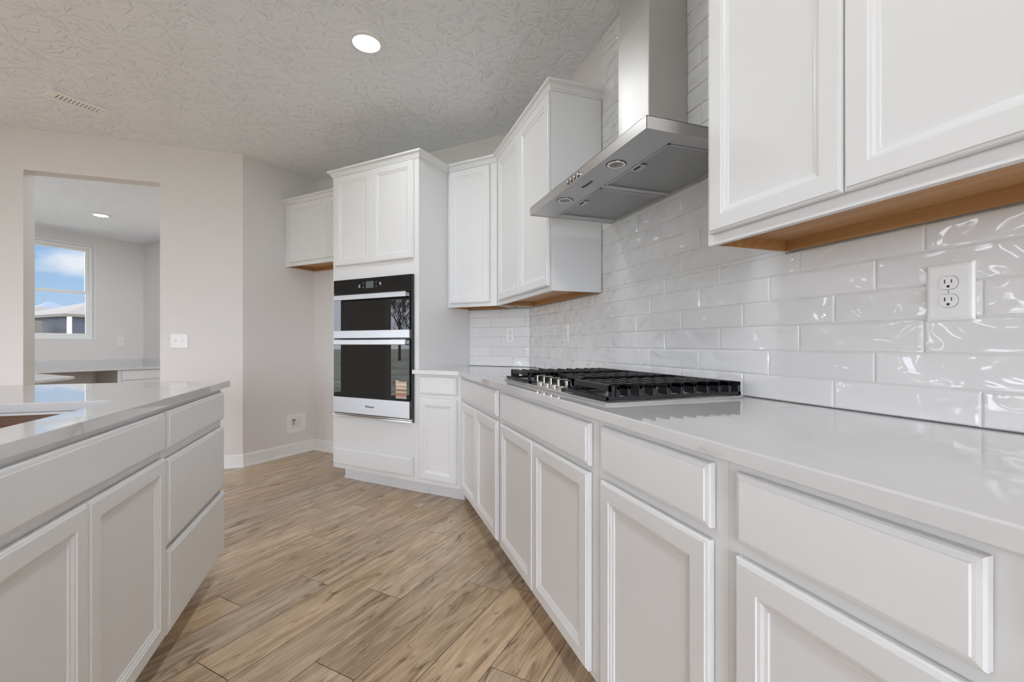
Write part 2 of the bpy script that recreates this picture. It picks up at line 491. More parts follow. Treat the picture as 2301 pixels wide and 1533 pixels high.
for f in bm.faces:
    if f.normal.z < 0: f.normal_flip()
me = bpy.data.meshes.new('floor'); bm.to_mesh(me); bm.free(); me.materials.append(M['floor'])
fl = bpy.data.objects.new('floor', me); COL.objects.link(fl); struct(fl, 'oak-look plank floor')
b = MB(); b.prism(POLY, -.14, -.0025); struct(b.build('subfloor', M['dark'], fl))
fl.children[0].pop('kind', None)
b = MB(); b.prism(POLY, CEIL, CEIL+.12); struct(b.build('ceiling', M['ceil']), 'stomp-textured ceiling')

def wall(name, boxes, loc=(0,0,0), rot=0, mat=None):
    b = MB()
    for x in boxes: b.box(*x)
    o = b.build(name, mat or M['wall']); place(o, loc, rot); return struct(o)
H = CEIL+.02
# right wall meets the diagonal one at the tiled corner
YC = (WN-WR*cos(PH))/sin(PH); UC = -WR*sin(PH)+YC*cos(PH)
wall('wall_right', [(WR, WR+.12, -6.1, YC+.05, -.1, H)])
# diagonal wall, local x = towards the right corner
LD = WS-UC
wall('wall_diagonal', [(0, LD, 0, .12, -.1, H)], un(WS, WN), ROT_D)
# alcove wall: at right angles to the diagonal wall
nA = 2.420
wall('wall_alcove', [(nA, WN+.12, WS, WS+.10, -.1, H)], (0,0,0), 0)
o = bpy.data.objects['wall_alcove']
for v in o.data.vertices:
    p = un(v.co.y, v.co.x, v.co.z); v.co = p
bmx = bmesh.new(); bmx.from_mesh(o.data); bmesh.ops.recalc_face_normals(bmx, faces=bmx.faces); bmx.to_mesh(o.data); bmx.free()
OXL, OXR, OZ = -2.491, -1.600, 2.462
XCN = un(WS, nA)[0]
wall('wall_far', [(-5.3, OXL, WO, WO+.13, -.1, H), (OXR, XCN, WO, WO+.13, -.1, H), (OXL, OXR, WO, WO+.13, OZ, H)])
# great room behind the camera
SL = (1.55, 3.38, 0.0, 2.06)         # patio door: y0, y1, z0, z1
WL = -5.2
W6 = (4.08, 4.50, .12, 2.08)
W2 = (-5.4, -4.0, .6, 2.2); W3 = (-1.6, -.7, .9, 2.2)  # unseen great room windows, added for daylight
segs = []
ys = [-6.1, W2[0], W2[1], W3[0], W3[1], SL[0], SL[1], W6[0], W6[1], WO+.13]
for i in range(0, len(ys)-1, 2): segs.append((WL-.14, WL, ys[i], ys[i+1], -.1, H))
for q in (W2, W3, SL, W6):
    segs.append((WL-.14, WL, q[0], q[1], q[3], H))
    if q[2] > .01: segs.append((WL-.14, WL, q[0], q[1], -.1, q[2]))
wall('wall_left', segs)
W4 = (-5.0, 1.0, .05, 2.62)  # unseen wide window, added to light the room from behind
wall('wall_behind', [(-5.3, W4[0], -6.12, -6.0, -.1, H), (W4[1], WR+.1, -6.12, -6.0, -.1, H), (W4[0], W4[1], -6.12, -6.0, -.1, W4[2]), (W4[0], W4[1], -6.12, -6.0, W4[3], H)])
# study beyond the opening, turned 45 degrees (local x = n, local y = u)
PU, PN = 9.008, 3.804
PWN = (2.22, 3.172, 1.167, 2.622)
PW5 = (.55, 1.85, PWN[2], PWN[3])  # unseen second window, added to brighten the study
wall('wall_study_window', [(.1, PW5[0], PU, PU+.14, -.1, H), (PW5[0], PW5[1], PU, PU+.14, -.1, PW5[2]), (PW5[0], PW5[1], PU, PU+.14, PW5[3], H), (PW5[1], PWN[0], PU, PU+.14, -.1, H), (PWN[1], PN+.1, PU, PU+.14, -.1, H), (PWN[0], PWN[1], PU, PU+.14, -.1, PWN[2]), (PWN[0], PWN[1], PU, PU+.14, PWN[3], H)], (0,0,0), PH)
wall('wall_study_right', [(PN, PN+.1, 2.95, PU+.1, -.1, H)], (0,0,0), PH)
wall('wall_study_left', [(.1, .2, 6.55, PU+.1, -.1, H)], (0,0,0), PH)

# baseboards
BPROF = [(0,0),(.026,0),(.026,.008),(.022,.017),(.014,.02),(.014,.100),(.010,.110),(.004,.114),(0,.114)]
def baseboard(name, path, loc=(0,0,0), rot=0):
    b = MB(); b.sweep(BPROF, path); return struct(place(b.build(name, M['trim']), loc, rot), 'white baseboard')
P2 = lambda u_, n_: un(u_, n_)[:2]
baseboard('baseboard_far', [(OXR-.0, WO+.13), (OXR, WO), P2(WS, nA), P2(WS, WN), P2(2.92, WN)])
baseboard('baseboard_left', [(WL, SL[1]+.07), (WL, WO), (OXL, WO), (OXL, WO+.13)])
# study window
def window(name, y0, y1, z0, z1, rail=None, loc=(0,0,0), rot=0, d=.14, fw=.052, label=None):
    """local x across, local y = out of the room from 0 to d"""
    b = MB()
    r = .012
    for (a0, a1, c0, c1) in ((y0, y1, z1-r, z1), (y0, y1, z0, z0+r), (y0, y0+r, z0+r, z1-r), (y1-r, y1, z0+r, z1-r)):
        b.box(a0, a1, -.006, d, c0, c1)
    o = place(b.build(name, M['vinyl']), loc, rot); struct(o, label)
    b = MB(); y0 += r; y1 -= r; z0 += r; z1 -= r
    q0, q1 = d*.45, d*.85
    f = .042
    for (a0, a1, c0, c1) in ((y0, y1, z1-f, z1), (y0, y1, z0, z0+f), (y0, y0+f, z0+f, z1-f), (y1-f, y1, z0+f, z1-f)):
        b.box(a0, a1, q0, q1, c0, c1)
    b.build('window_frame', M['vinyl'], o, bevel=.004)
    y0 += f; y1 -= f; z0 += f; z1 -= f
    b = MB(); s = .036
    parts = [(z0, z1, q0+.012)] if rail is None else [(rail, z1, q0+.030), (z0, rail+.042, q0+.008)]
    for c0, c1, yy in parts:
        b = MB()
        for (a0, a1, e0, e1) in ((y0, y1, c1-s, c1), (y0, y1, c0, c0+s), (y0, y0+s, c0+s, c1-s), (y1-s, y1, c0+s, c1-s)):
            b.box(a0, a1, yy, yy+.020, e0, e1)
        sh = b.build('sash', M['vinyl'], o, bevel=.003)
        b = MB(); b.box(y0+s, y1-s, yy+.009, yy+.012, c0+s, c1-s); b.build('pane', M['pane'], sh)
    return o
window('window_1', PWN[0], PWN[1], PWN[2], PWN[3], 1.868, (U.x*PU, U.y*PU, 0), PH, label='white single-hung window of the study')
window('added_window_5', PW5[0], PW5[1], PW5[2], PW5[3], 1.868, (U.x*PU, U.y*PU, 0), PH, label='unseen second study window, added for light')
# for the left wall local x must run along +Y and local y along -X
for nm, q in (('added_window_2', W2), ('added_window_3', W3)):
    window(nm, q[0], q[1], q[2], q[3], 1.4, (WL, 0, 0), pi/2, label='unseen white window of the great room, added for daylight')
window('window_6', W6[0], W6[1], W6[2], W6[3], None, (WL, 0, 0), pi/2, label='narrow sidelight window next to the patio door')
window('added_window_4', -W4[1], -W4[0], W4[2], W4[3], 1.4, (0, -6.0, 0), pi, d=.12, label='unseen white window behind the camera, added for daylight')
# patio door
def patio_door():
    y0, y1, z0, z1 = SL
    b = MB()
    for a in ((y0, y0+.05, z0, z1), (y1-.05, y1, z0, z1), (y0+.05, y1-.05, z1-.05, z1), (y0+.05, y1-.05, z0, z0+.03)):
        b.box(a[0], a[1], 0, .13, a[2], a[3])
    o = struct(place(b.build('door_1', M['vinyl']), (WL, 0, 0), pi/2), 'white sliding glass patio door')
    ym = (y0+y1)/2
    for k, (a0, a1, yy) in enumerate(((y0+.05, ym+.03, .03), (ym-.03, y1-.05, .075))):
        b = MB(); s = .06
        for (p0, p1, e0, e1) in ((a0, a1, z1-.05-s, z1-.05), (a0, a1, .03, .03+s+.02), (a0, a0+s, .03+s+.02, z1-.05-s), (a1-s, a1, .03+s+.02, z1-.05-s)):
            b.box(p0, p1, yy, yy+.03, e0, e1)
        pn = b.build('door_panel', M['vinyl'], o)
        b = MB(); b.box(a0+s, a1-s, yy+.013, yy+.017, .03+s+.02, z1-.05-s); b.build('pane', M['pane'], pn)
        if k == 0:
            b = MB(); b.box(a1-.045, a1-.02, yy-.03, yy, .95, 1.15); b.build('door_handle', M['rubber'], pn)
patio_door()

# ------------------------------------------------------------------ cabinets
DOOR = [(0,-.0025),(0,-.0135),(.0018,-.0160),(.0058,-.0172),(.0064,-.0172),(.0074,-.0205),(.0465,-.0205),(.0475,-.0180),(.053,-.0172),(.0585,-.0140),(.0645,-.0128),(.0655,-.0100)]
DRAW = [(0,-.0025),(0,-.0125),(.0025,-.0158),(.0075,-.0170),(.0112,-.0172),(.0122,-.0205)]
def front(name, rs, x0, x1, z0, z1, parent):
    b = MB(); b.rings(rs, x0, x1, z0, z1); return b.build(name, M['cab'], parent)
def base_cabinet(label, loc, rot, W, doors, drawers, D=.60, group=None, toe=(0, None), toe_y=.115, zb=.115, name='base_cabinet', cat='cabinet'):
    t = thing(name, label, cat, loc, rot, group)
    b = MB(); b.box(.0004, W-.0004, 0, D, zb, CT-.0305); b.build('cabinet_body', M['cab'], t)
    b = MB(); b.box(toe[0]+.0004, (W if toe[1] is None else toe[1])-.0004, toe_y, D-.02, 0.0005, zb-.0004); b.build('toe_kick', M['cab'], t)
    for q in doors: front('door', DOOR, *q, t)
    for q in drawers: front('drawer_front', DRAW, *q, t)
    return t
XF = .650                      # face frame of the right-hand run
Z0, Z1, ZD0, ZD1 = .132, .7165, .741, .8665
GB = 'white base cabinets along the tiled wall'
def rcab(label, ytop, ybot, doors, drawers, **kw):
    f = lambda l: [(ytop-a, ytop-c, z0, z1) for a, c, z0, z1 in l]
    return base_cabinet(label, (XF, ytop, 0), ROT_R, ytop-ybot, f(doors), f(drawers), D=WR-XF-.012, group=GB, **kw)
YK = (2.503-XF*cos(PH))/sin(PH)
rcab('white two-door base cabinet at the inner corner, left of the cooktop cabinet', YK-.002, 2.062, [(2.894,2.505,Z0,Z1),(2.502,2.090,Z0,Z1)], [(2.894,2.090,ZD0,ZD1)])
rcab('wide white two-door base cabinet with false drawer front, below the gas cooktop', 2.062, 1.130, [(2.033,1.6085,Z0,Z1),(1.6055,1.168,Z0,Z1)], [(2.033,1.164,ZD0-.004,ZD1-.004)])
rcab('white one-door base cabinet with drawer, just right of the cooktop cabinet', 1.130, .655, [(1.096,.689,Z0,Z1)], [(1.096,.686,ZD0,ZD1)])
rcab('narrow white base cabinet nearest the camera in the right-hand run, cropped by the frame', .655, .257, [(.6245,.287,Z0,Z1)], [(.6245,.288,ZD0,ZD1)])
# diagonal corner
FD = 2.503
UK = -XF*sin(PH)+YK*cos(PH)
UT0, UT1 = 2.918, 2.052        # oven tower, left and right edge (u)
def dl(x): return UT1-x
base_cabinet('narrow white one-door base cabinet beside the oven tower', un(UT1-.001, FD), ROT_D, UT1-UK-.004,
             [(UT1-2.039, UT1-1.722, .147, Z1)], [(UT1-2.038, UT1-1.722, .746, .868)], D=WN-FD-.012, group=GB, toe=(0, UT1-UK-.055))

# oven tower
CROWN = [(0,0),(.006,0),(.006,.008),(.010,.010),(.013,.018),(.020,.028),(.030,.034),(.034,.036),(.034,.050),(0,.050)]
def crown(parent, path, z):
    b = MB(); b.sweep([(o_, z+zz) for o_, zz in CROWN], path); return b.build('crown_molding', M['cab'], parent)
TW = UT0-UT1; TD = WN-FD-.003
tower = thing('oven_tower_cabinet', 'tall white cabinet housing the wall oven, two doors above', 'cabinet', un(UT0, FD), ROT_D)
ox0, ox1, oz0, oz1 = UT0-2.876, UT0-2.098, .540, 1.588   # oven cut-out
b = MB()
b.box(0, TW, 0, TD, .115, oz0); b.box(0, TW, 0, TD, oz1, 2.42)
b.box(0, ox0, 0, TD, oz0, oz1); b.box(ox1, TW, 0, TD, oz0, oz1); b.box(ox0, ox1, TD-.02, TD, oz0, oz1)
b.build('cabinet_body', M['cab'], tower)
b = MB(); b.box(.008, TW, .115, TD-.01, .0005, .1146); b.box(.008, TW, .106, .1152, .0005, .018); b.build('toe_kick', M['cab'], tower)
front('door', DOOR, UT0-2.879, UT0-2.4895, 1.709, 2.412, tower)
front('door', DOOR, UT0-2.4865, UT0-2.092, 1.709, 2.412, tower)
front('drawer_front', DRAW, UT0-2.897, UT0-2.099, .150, .281, tower)
crown(tower, [(0, 2.832-FD-.004), (0, 0), (TW, 0), (TW, WN-.305-FD-.004)], 2.42)

# combination wall oven
ov = thing('wall_oven', 'black and stainless combination wall oven in the tall cabinet', 'oven', un(UT0, FD, oz0), ROT_D)
def OZ_(z): return z-oz0
OL, OR = UT0-2.880, UT0-2.092
b = MB(); b.box(ox0+.004, ox1-.004, .0, .50, .006, oz1-oz0-.006); b.box(OL, OR, -.020, -.001, OZ_(.534), OZ_(1.594)); b.build('oven_chassis', M['rubber'], ov)
b = MB(); b.box(OL+.002, OR-.002, -.030, -.0205, OZ_(1.487), OZ_(1.593)); cp = b.build('control_panel', M['oglass'], ov, bevel=.0015)
dx0, dx1 = UT0-2.532, UT0-2.456
b = MB(); b.box(dx0, dx1, -.0308, -.0295, OZ_(1.516), OZ_(1.567)); b.build('display', M['display'], cp)
for ux, zz in ((2.560,1.557),(2.560,1.525),(2.428,1.557),(2.428,1.525)):
    b = MB(); b.cyl((UT0-ux, -.0296, OZ_(zz)), (0,-1,0), .0036, .0012, 12); b.build('touch_dot', M['icon'], cp)
b = MB(); b.prism([(UT0-2.612,-.0306),(UT0-2.588,-.0306),(UT0-2.588,-.0296),(UT0-2.612,-.0296)], OZ_(1.523), OZ_(1.527))
b.box(UT0-2.610, UT0-2.590, -.0306, -.0296, OZ_(1.531), OZ_(1.5345)); b.box(UT0-2.603, UT0-2.597, -.0306, -.0296, OZ_(1.5265), OZ_(1.545)); b.box(UT0-2.608, UT0-2.592, -.0306, -.0296, OZ_(1.541), OZ_(1.547)); b.build('oven_icon', M['icon'], cp)
b = MB(); b.cyl((UT0-2.388, -.0296, OZ_(1.545)), (0,-1,0), .0085, .0012, 18); b.box(UT0-2.392, UT0-2.384, -.0308, -.0296, OZ_(1.530), OZ_(1.540)); b.build('lamp_icon', M['icon'], cp)
DL, DR = UT0-2.874, UT0-2.108
def handle(z, parent):
    b = MB(); b.box(DL+.048, DR, -.080, -.068, OZ_(z)-.020, OZ_(z)+.020)
    h = b.build('handle', M['steelb'], parent, bevel=.004)
    for x in (DL+.060, DR-.030):
        b = MB(); b.box(x, x+.018, -.069, -.034, OZ_(z)-.013, OZ_(z)+.013); b.build('handle_post', M['chrome'], parent)
def text(body, size, parent, loc, rot, mat, ext=.0006, name='lettering'):
    cu = bpy.data.curves.new('txt', 'FONT'); cu.body = body; cu.size = size; cu.extrude = ext; cu.align_x = 'CENTER'; cu.align_y = 'CENTER'
    to = bpy.data.objects.new('txt', cu); COL.objects.link(to)
    dg = bpy.context.evaluated_depsgraph_get()
    me_ = bpy.data.meshes.new_from_object(to.evaluated_get(dg)); bpy.data.objects.remove(to)
    me_.name = name; me_.materials.clear(); me_.materials.append(mat)
    o_ = bpy.data.objects.new(name, me_); COL.objects.link(o_); o_.parent = parent; o_.location = loc; o_.rotation_euler = rot
    return o_
# microwave door
b = MB(); b.box(DL, DR, -.034, -.0205, OZ_(1.142), OZ_(1.482)); md = b.build('microwave_door', M['oglass'], ov, bevel=.0015)
b = MB(); b.box(DL-.001, DR+.0005, -.0355, -.0205, OZ_(1.1405), OZ_(1.198)); b.build('stainless_band', M['steelb'], md, bevel=.001)
handle(1.449, md)
b = MB(); b.box(DL, DR, -.034, -.0205, OZ_(.564), OZ_(1.134)); od = b.build('oven_door', M['oglass'], ov, bevel=.0015)
b = MB(); b.box(DL-.001, DR+.0005, -.0355, -.0205, OZ_(.5635), OZ_(.685)); bs = b.build('stainless_band', M['steelb'], od, bevel=.001)
handle(1.109, od)
text('Whirlpool', .022, od, ((DL+DR)/2, -.0362, OZ_(.624)), (pi/2,0,0), M['ink'])
b = MB(); b.box(OL-.002, OR+.002, -.034, -.0205, OZ_(.536), OZ_(.545)); b.box(OL-.002, OR+.002, -.034, -.0205, OZ_(.551), OZ_(.556)); b.build('vent_trim', M['chrome'], ov)
# striped patch with dark edge, painted as a reflection in the oven glass
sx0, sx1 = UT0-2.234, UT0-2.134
sm = bpy.data.materials.new('striped_reflection'); sm.use_nodes = True; t = sm.node_tree; bb = t.nodes['Principled BSDF']; bb.inputs['Roughness'].default_value = .6
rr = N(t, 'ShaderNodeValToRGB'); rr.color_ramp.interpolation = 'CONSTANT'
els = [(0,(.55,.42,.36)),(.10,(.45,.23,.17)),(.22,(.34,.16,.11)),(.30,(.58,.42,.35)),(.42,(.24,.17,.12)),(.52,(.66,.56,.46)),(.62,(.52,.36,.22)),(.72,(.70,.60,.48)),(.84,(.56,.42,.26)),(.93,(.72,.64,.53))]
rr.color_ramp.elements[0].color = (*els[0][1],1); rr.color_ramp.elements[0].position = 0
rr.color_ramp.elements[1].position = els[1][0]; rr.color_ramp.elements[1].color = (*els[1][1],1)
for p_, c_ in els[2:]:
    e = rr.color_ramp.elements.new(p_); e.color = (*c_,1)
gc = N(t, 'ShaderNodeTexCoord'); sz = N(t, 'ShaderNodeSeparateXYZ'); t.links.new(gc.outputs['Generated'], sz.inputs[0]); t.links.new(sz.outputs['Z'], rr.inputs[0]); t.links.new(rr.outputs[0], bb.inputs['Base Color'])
b = MB(); b.box(sx0, sx1, -.0352, -.0342, OZ_(.703), OZ_(.832)); b.build('reflection_patch', sm, od, label='brown striped patch painted as a reflection')
b = MB(); b.box(sx0+.028, sx1-.004, -.036, -.0352, OZ_(.826), OZ_(.8315)); b.build('reflection_edge', M['ink'], od)

# upper cabinets
def upper_cabinet(label, loc, rot, W, D, z0, z1, doors, ends=(False, False), group=None):
    t = thing('wall_cabinet', label, 'cabinet', (loc[0], loc[1], z0), rot, group)
    hh = z1-z0; rc = .036
    b = MB(); b.box(.0004, W-.0004, 0, D, rc, hh)
    b.box(.0004, W-.0004, 0, .019, 0, rc); b.box(.0004, .013, .019, D, 0, rc); b.box(W-.013, W-.0004, .019, D, 0, rc)
    b.build('cabinet_body', M['cab'], t)
    b = MB(); b.box(.0131, W-.0131, .0192, D-.001, rc-.003, rc-.0002)
    b.box(.0131, .016, .0192, D-.001, .0015, rc-.003); b.box(W-.016, W-.0131, .0192, D-.001, .0015, rc-.003)
    b.box(.016, W-.016, D-.017, D-.001, .0015, rc-.003)
    b.build('underside', M['wood'], t, label='bare wood underside')
    for q in doors: front('door', DOOR, q[0], q[1], q[2]-z0, q[3]-z0, t)
    path = []
    if ends[0]: path.append((0, D))
    path += [(0, 0), (W, 0)]
    if ends[1]: path.append((W, D))
    b = MB(); b.sweep([(o_, hh-.001+zz) for o_, zz in CROWN], path); b.build('crown_molding', M['cab'], t)
    return t
GU = 'white wall cabinets'
XU = .957; UD = WR-XU-.011
UB, UTOP = 1.378, 2.432
def rup(label, ytop, ybot, doors, ends):
    return upper_cabinet(label, (XU, ytop), ROT_R, ytop-ybot, UD, UB, UTOP, [(ytop-a, ytop-c, z0, z1) for a, c, z0, z1 in doors], ends, GU)
FU = WN-.305
YKU = (FU-XU*cos(PH))/sin(PH); UKU = -XU*sin(PH)+YKU*cos(PH)
rup('tall white two-door wall cabinet between the corner and the range hood', YKU-.001, 2.157, [(3.060,2.6215,1.405,2.421),(2.6185,2.168,1.403,2.421)], (False, True))
rup('white two-door wall cabinet nearest the camera, above the large outlet', 1.041, .255, [(1.020,.6495,1.407,2.421),(.6465,.276,1.407,2.421)], (True, True))
upper_cabinet('tall white one-door wall cabinet just right of the oven tower', un(UT1-.002, FU), ROT_D, UT1-.002-UKU-.002, .293, UB, UTOP,
              [(UT1-2.027, UT1-1.672, 1.405, 2.421)], (False, False), GU)
FF = 2.832
upper_cabinet('short white wall cabinet over the empty fridge space, left of the oven tower', un(WS-.004, FF), ROT_D, WS-.004-UT0-.001, WN-FF-.004, 1.846, 2.440,
              [(WS-3.893, WS-3.4435, 1.880, 2.428), (WS-3.4405, WS-2.975, 1.880, 2.428)], (False, False), GU)

# ------------------------------------------------------------------ worktops
def poly_top(name, outer, z0, z1, mat, hole=None, bevel=.003):
    bm = bmesh.new()
    def loop(pts):
        v = [bm.verts.new((p[0], p[1], z0)) for p in pts]
        return [bm.edges.new((v[i], v[(i+1) % len(v)])) for i in range(len(v))]
    ed = loop(outer)
    if hole: ed += loop(hole)
    bmesh.ops.triangle_fill(bm, edges=ed, use_beauty=True)
    r = bmesh.ops.extrude_face_region(bm, geom=bm.faces[:])
    bmesh.ops.translate(bm, verts=[v for v in r['geom'] if isinstance(v, bmesh.types.BMVert)], vec=(0,0,z1-z0))
    bmesh.ops.recalc_face_normals(bm, faces=bm.faces)
    bmesh.ops.dissolve_limit(bm, angle_limit=.01, verts=bm.verts[:], edges=bm.edges[:])
    me = bpy.data.meshes.new(name); bm.to_mesh(me); bm.free(); me.materials.append(mat)
    o = bpy.data.objects.new(name, me); COL.objects.link(o)
    if bevel:
        m = o.modifiers.new('Bevel', 'BEVEL'); m.width = bevel; m.segments = 2; m.limit_method = 'ANGLE'; m.angle_limit = radians(40)
    return o
XE = .6207; NE = 2.462
def XN(x, n): return (x, (n-x*cos(PH))/sin(PH))
outer = [(XE, -.30), (WR-.001, -.30), XN(WR-.001, WN-.001), un(UT1-.002, WN-.001)[:2], un(UT1-.002, FD-.002)[:2], un(UT1+.028, FD-.002)[:2], un(UT1+.028, NE)[:2], XN(XE, NE)]
tag(poly_top('countertop', outer, CT-.03, CT, M['quartz']), 'long white quartz countertop bent at the corner, under the gas cooktop', 'countertop')
rcab('white base cabinet carrying the near end of the long countertop, outside the frame', .257, -.29, [(.225,-.255,Z0,Z1)], [(.225,-.255,ZD0,ZD1)])

# ------------------------------------------------------------------ tile backsplash
TP, TH = .3145, .0797
TILE = [(0,-.001),(0,-.0070),(.0012,-.0088),(.004,-.0097),(.009,-.0100)]
def backsplash(label, loc, rot, regions, joint):
    """local x to the right, joint(k) = x of one joint in course k"""
    b = MB(); b2 = MB()
    for x0, x1, z0, z1 in regions:
        b2.box(x0, x1, -.0062, 0, z0, z1)
        k0 = int(math.floor((z0-CT)/TH)); k1 = int(math.ceil((z1-CT)/TH))
        for k in range(k0, k1+1):
            a0 = max(CT+k*TH+.0012, z0); a1 = min(CT+(k+1)*TH-.0012, z1)
            if a1-a0 < .012: continue
            j = joint(k); j -= math.ceil((j-x0)/TP)*TP
            while j < x1:
                c0 = max(j+.0012, x0); c1 = min(j+TP-.0012, x1)
                if c1-c0 > .022: b.rings(TILE, c0, c1, a0, a1, back=False)
                j += TP
    o = b.build('tile_backsplash', M['tile']); place(o, loc, rot); tag(o, label, 'backsplash')
    b2.build('grout', M['grout'], o)
    return o
YB = XN(WR-.0115, WN-.0115)[1]
bsr = backsplash('glossy white subway-tile backsplash on the long right wall, up to the ceiling behind the hood', (WR-.0008, YB, CT), ROT_R,
           [(0, YB+.28, CT+.002, UB-.002), (YB-2.1565, YB-1.042, UB-.002, CEIL-.002)], lambda k: YB-(.892-.1055*k))
for o in (bsr,):
    for v in o.data.vertices: v.co.z -= CT
    for v in o.children[0].data.vertices: v.co.z -= CT
UBk = -(WR-.0115)*sin(PH)+YB*cos(PH)
bsd = backsplash('short glossy white subway-tile backsplash on the diagonal wall beside the oven tower', un(UT1+.0-.003, WN-.0008, CT), ROT_D,
           [(0, UT1-.003-UBk, CT+.002, UB-.002)], lambda k: UT1-.003-(1.95-.1055*k))
for v in bsd.data.vertices: v.co.z -= CT
for v in bsd.children[0].data.vertices: v.co.z -= CT
b = MB(); b.box(0, YB+.28, -.0125, -.006, .0004, .0022); b.build('caulk_line', M['caulk'], bsr)
b = MB(); b.box(0, UT1-.003-UBk, -.0125, -.006, .0004, .0022); b.build('caulk_line', M['caulk'], bsd)

# ------------------------------------------------------------------ range hood
HX0, HX1, HY0, HY1, HZ0, HZ1 = .795, WR-.012, 1.109, 2.053, 1.728, 1.766
hood = thing('range_hood', 'stainless wall chimney range hood above the gas cooktop', 'range hood', (HX1, HY1, HZ0), ROT_R)
HW = HY1-HY0; HD = HX1-HX0; HH = HZ1-HZ0
# local: x from the left end, y from the wall (negative = into the room)
b = MB()
b.box(0, HW, -HD, -HD+.0015, 0, HH); b.box(0, .0015, -HD, 0, 0, HH); b.box(HW-.0015, HW, -HD, 0, 0, HH); b.box(0, HW, -HD, 0, HH-.0015, HH); b.box(0, HW, -.0015, 0, 0, HH)
b.build('canopy', M['steel'], hood)
fx = [(HY1-1.992, HY1-1.600), (HY1-1.568, HY1-1.175)]
fy0, fy1 = .926-HX1, 1.240-HX1
b = MB()
b.box(.0015, HW-.0015, -HD+.0015, fy0, .0015, .004); b.box(.0015, HW-.0015, fy1, -.0015, .0015, .004)
b.box(.0015, fx[0][0], fy0, fy1, .0015, .004); b.box(fx[0][1], fx[1][0], fy0, fy1, .0015, .004); b.box(fx[1][1], HW-.0015, fy0, fy1, .0015, .004)
us = b.build('underside_panel', M['steeld'], hood)
for x0, x1 in fx:
    b = MB(); b.box(x0+.002, x1-.002, fy0+.002, fy1-.002, .0045, .012); f = b.build('grease_filter', M['mesh'], hood)
    b = MB()
    for q in ((x0, x1, fy0, fy0+.007), (x0, x1, fy1-.007, fy1), (x0, x0+.007, fy0, fy1), (x1-.007, x1, fy0, fy1)):
        b.box(q[0], q[1], q[2], q[3], -.0005, .006)
    b.build('filter_frame', M['steelb'], f)
    xm = (x0+x1)/2
    b = MB(); b.box(xm-.030, xm+.030, fy0+.006, fy0+.040, -.0012, .005); b.build('latch', M['steelb'], f, bevel=.001)
    b = MB(); b.box(xm-.018, xm+.018, fy0+.012, fy0+.022, -.0018, -.0010); b.build('latch_slot', M['dark'], f)
for yy in (1.788, 1.372):
    c = (HY1-yy, .857-HX1, 0)
    b = MB(); b.lathe(c, [(.0235,.003),(.0240,-.0010),(.0290,-.0018),(.0325,-.0012),(.0335,.0012)]); lg = b.build('hood_light', M['chrome'], hood, smooth=True)
    b = MB(); b.lathe((c[0],c[1],c[2]), [(.024,-.0008),(.016,-.0004),(.006,-.0016)]); b.build('lens', M['lampglass'], lg, smooth=True)
    b = MB(); b.lathe((c[0],c[1],c[2]), [(.0335,.0012),(.0352,-.0004),(.0365,.0012)]); b.build('gasket', M['rubber'], lg, smooth=True)
for k in range(4):
    b = MB(); b.cyl((HY1-(1.628-.029*k), -HD-.0006, .019), (0,-1,0), .0085, .007, 20); bt = b.build('button', M['chrome'], hood, bevel=.0012)
    b = MB(); b.cyl((HY1-(1.628-.029*k), -HD+.0002, .019), (0,-1,0), .0105, .0012, 20); b.build('button_ring', M['rubber'], bt)
text('Whirlpool', .019, hood, (HY1-1.582, .856-HX1, .0011), (pi,0,0), M['ink'])
cy0, cy1 = HY1-1.697, HY1-1.479; cdp = 1.070-HX1
b = MB(); b.box(cy0, cy1, cdp, 0, HH, 2.40-HZ0); ch = b.build('chimney', M['steelv'], hood, bevel=.003)
b = MB(); b.box(cy0+.003, cy1-.003, cdp+.003, 0, 2.40-HZ0, CEIL-HZ0-.001); b.build('chimney_extension', M['steelv'], hood, bevel=.003)

# ------------------------------------------------------------------ gas cooktop
CX0, CX1, CY0, CY1 = .684, 1.208, 1.152, 2.112
ck = thing('gas_cooktop', 'black and stainless five-burner gas cooktop set in the countertop', 'cooktop', (CX0, CY1, CT+.0003), ROT_R)
CW = CY1-CY0; CDp = CX1-CX0
b = MB(); rs = [(0,0),(0,.006),(.004,.0092),(.012,.0092),(.020,.006)]
bq = len(b.v)
for i, z in rs: b.v += [(i,i,z),(CW-i,i,z),(CW-i,CDp-i,z),(i,CDp-i,z)]
for k in range(len(rs)-1):
    for j in range(4):
        a = 4*k+j; c = 4*k+(j+1) % 4; b.f.append((a,c,c+4,a+4))
b.f.append((16,17,18,19)); b.f.append((3,2,1,0))
b.build('pan', M['steel'], ck)
def cx(y): return CY1-y
def cyy(x): return x-CX0
GZ0, GZ1 = .0165, .0555
finsX = [.733,.772,.812,.862,.914,.966,1.017,1.068,1.116,1.158,1.196]
burn = [(1.945,.83,.042),(1.945,1.07,.036),(1.63,1.0,.052),(1.318,.83,.036),(1.318,1.07,.044)]
for (y, x, r) in burn:
    c = (cx(y), cyy(x), .0062)
    b = MB(); b.lathe(c, [(r+.016,0),(r+.016,.004),(r+.004,.009),(r-.002,.016),(r-.01,.016)]); bu = b.build('burner', M['steelb'], ck, smooth=True)
    b = MB(); b.lathe(c, [(r,.0162),(r+.001,.020),(r-.004,.024),(.004,.025)]); b.build('burner_cap', M['iron'], bu, smooth=True)
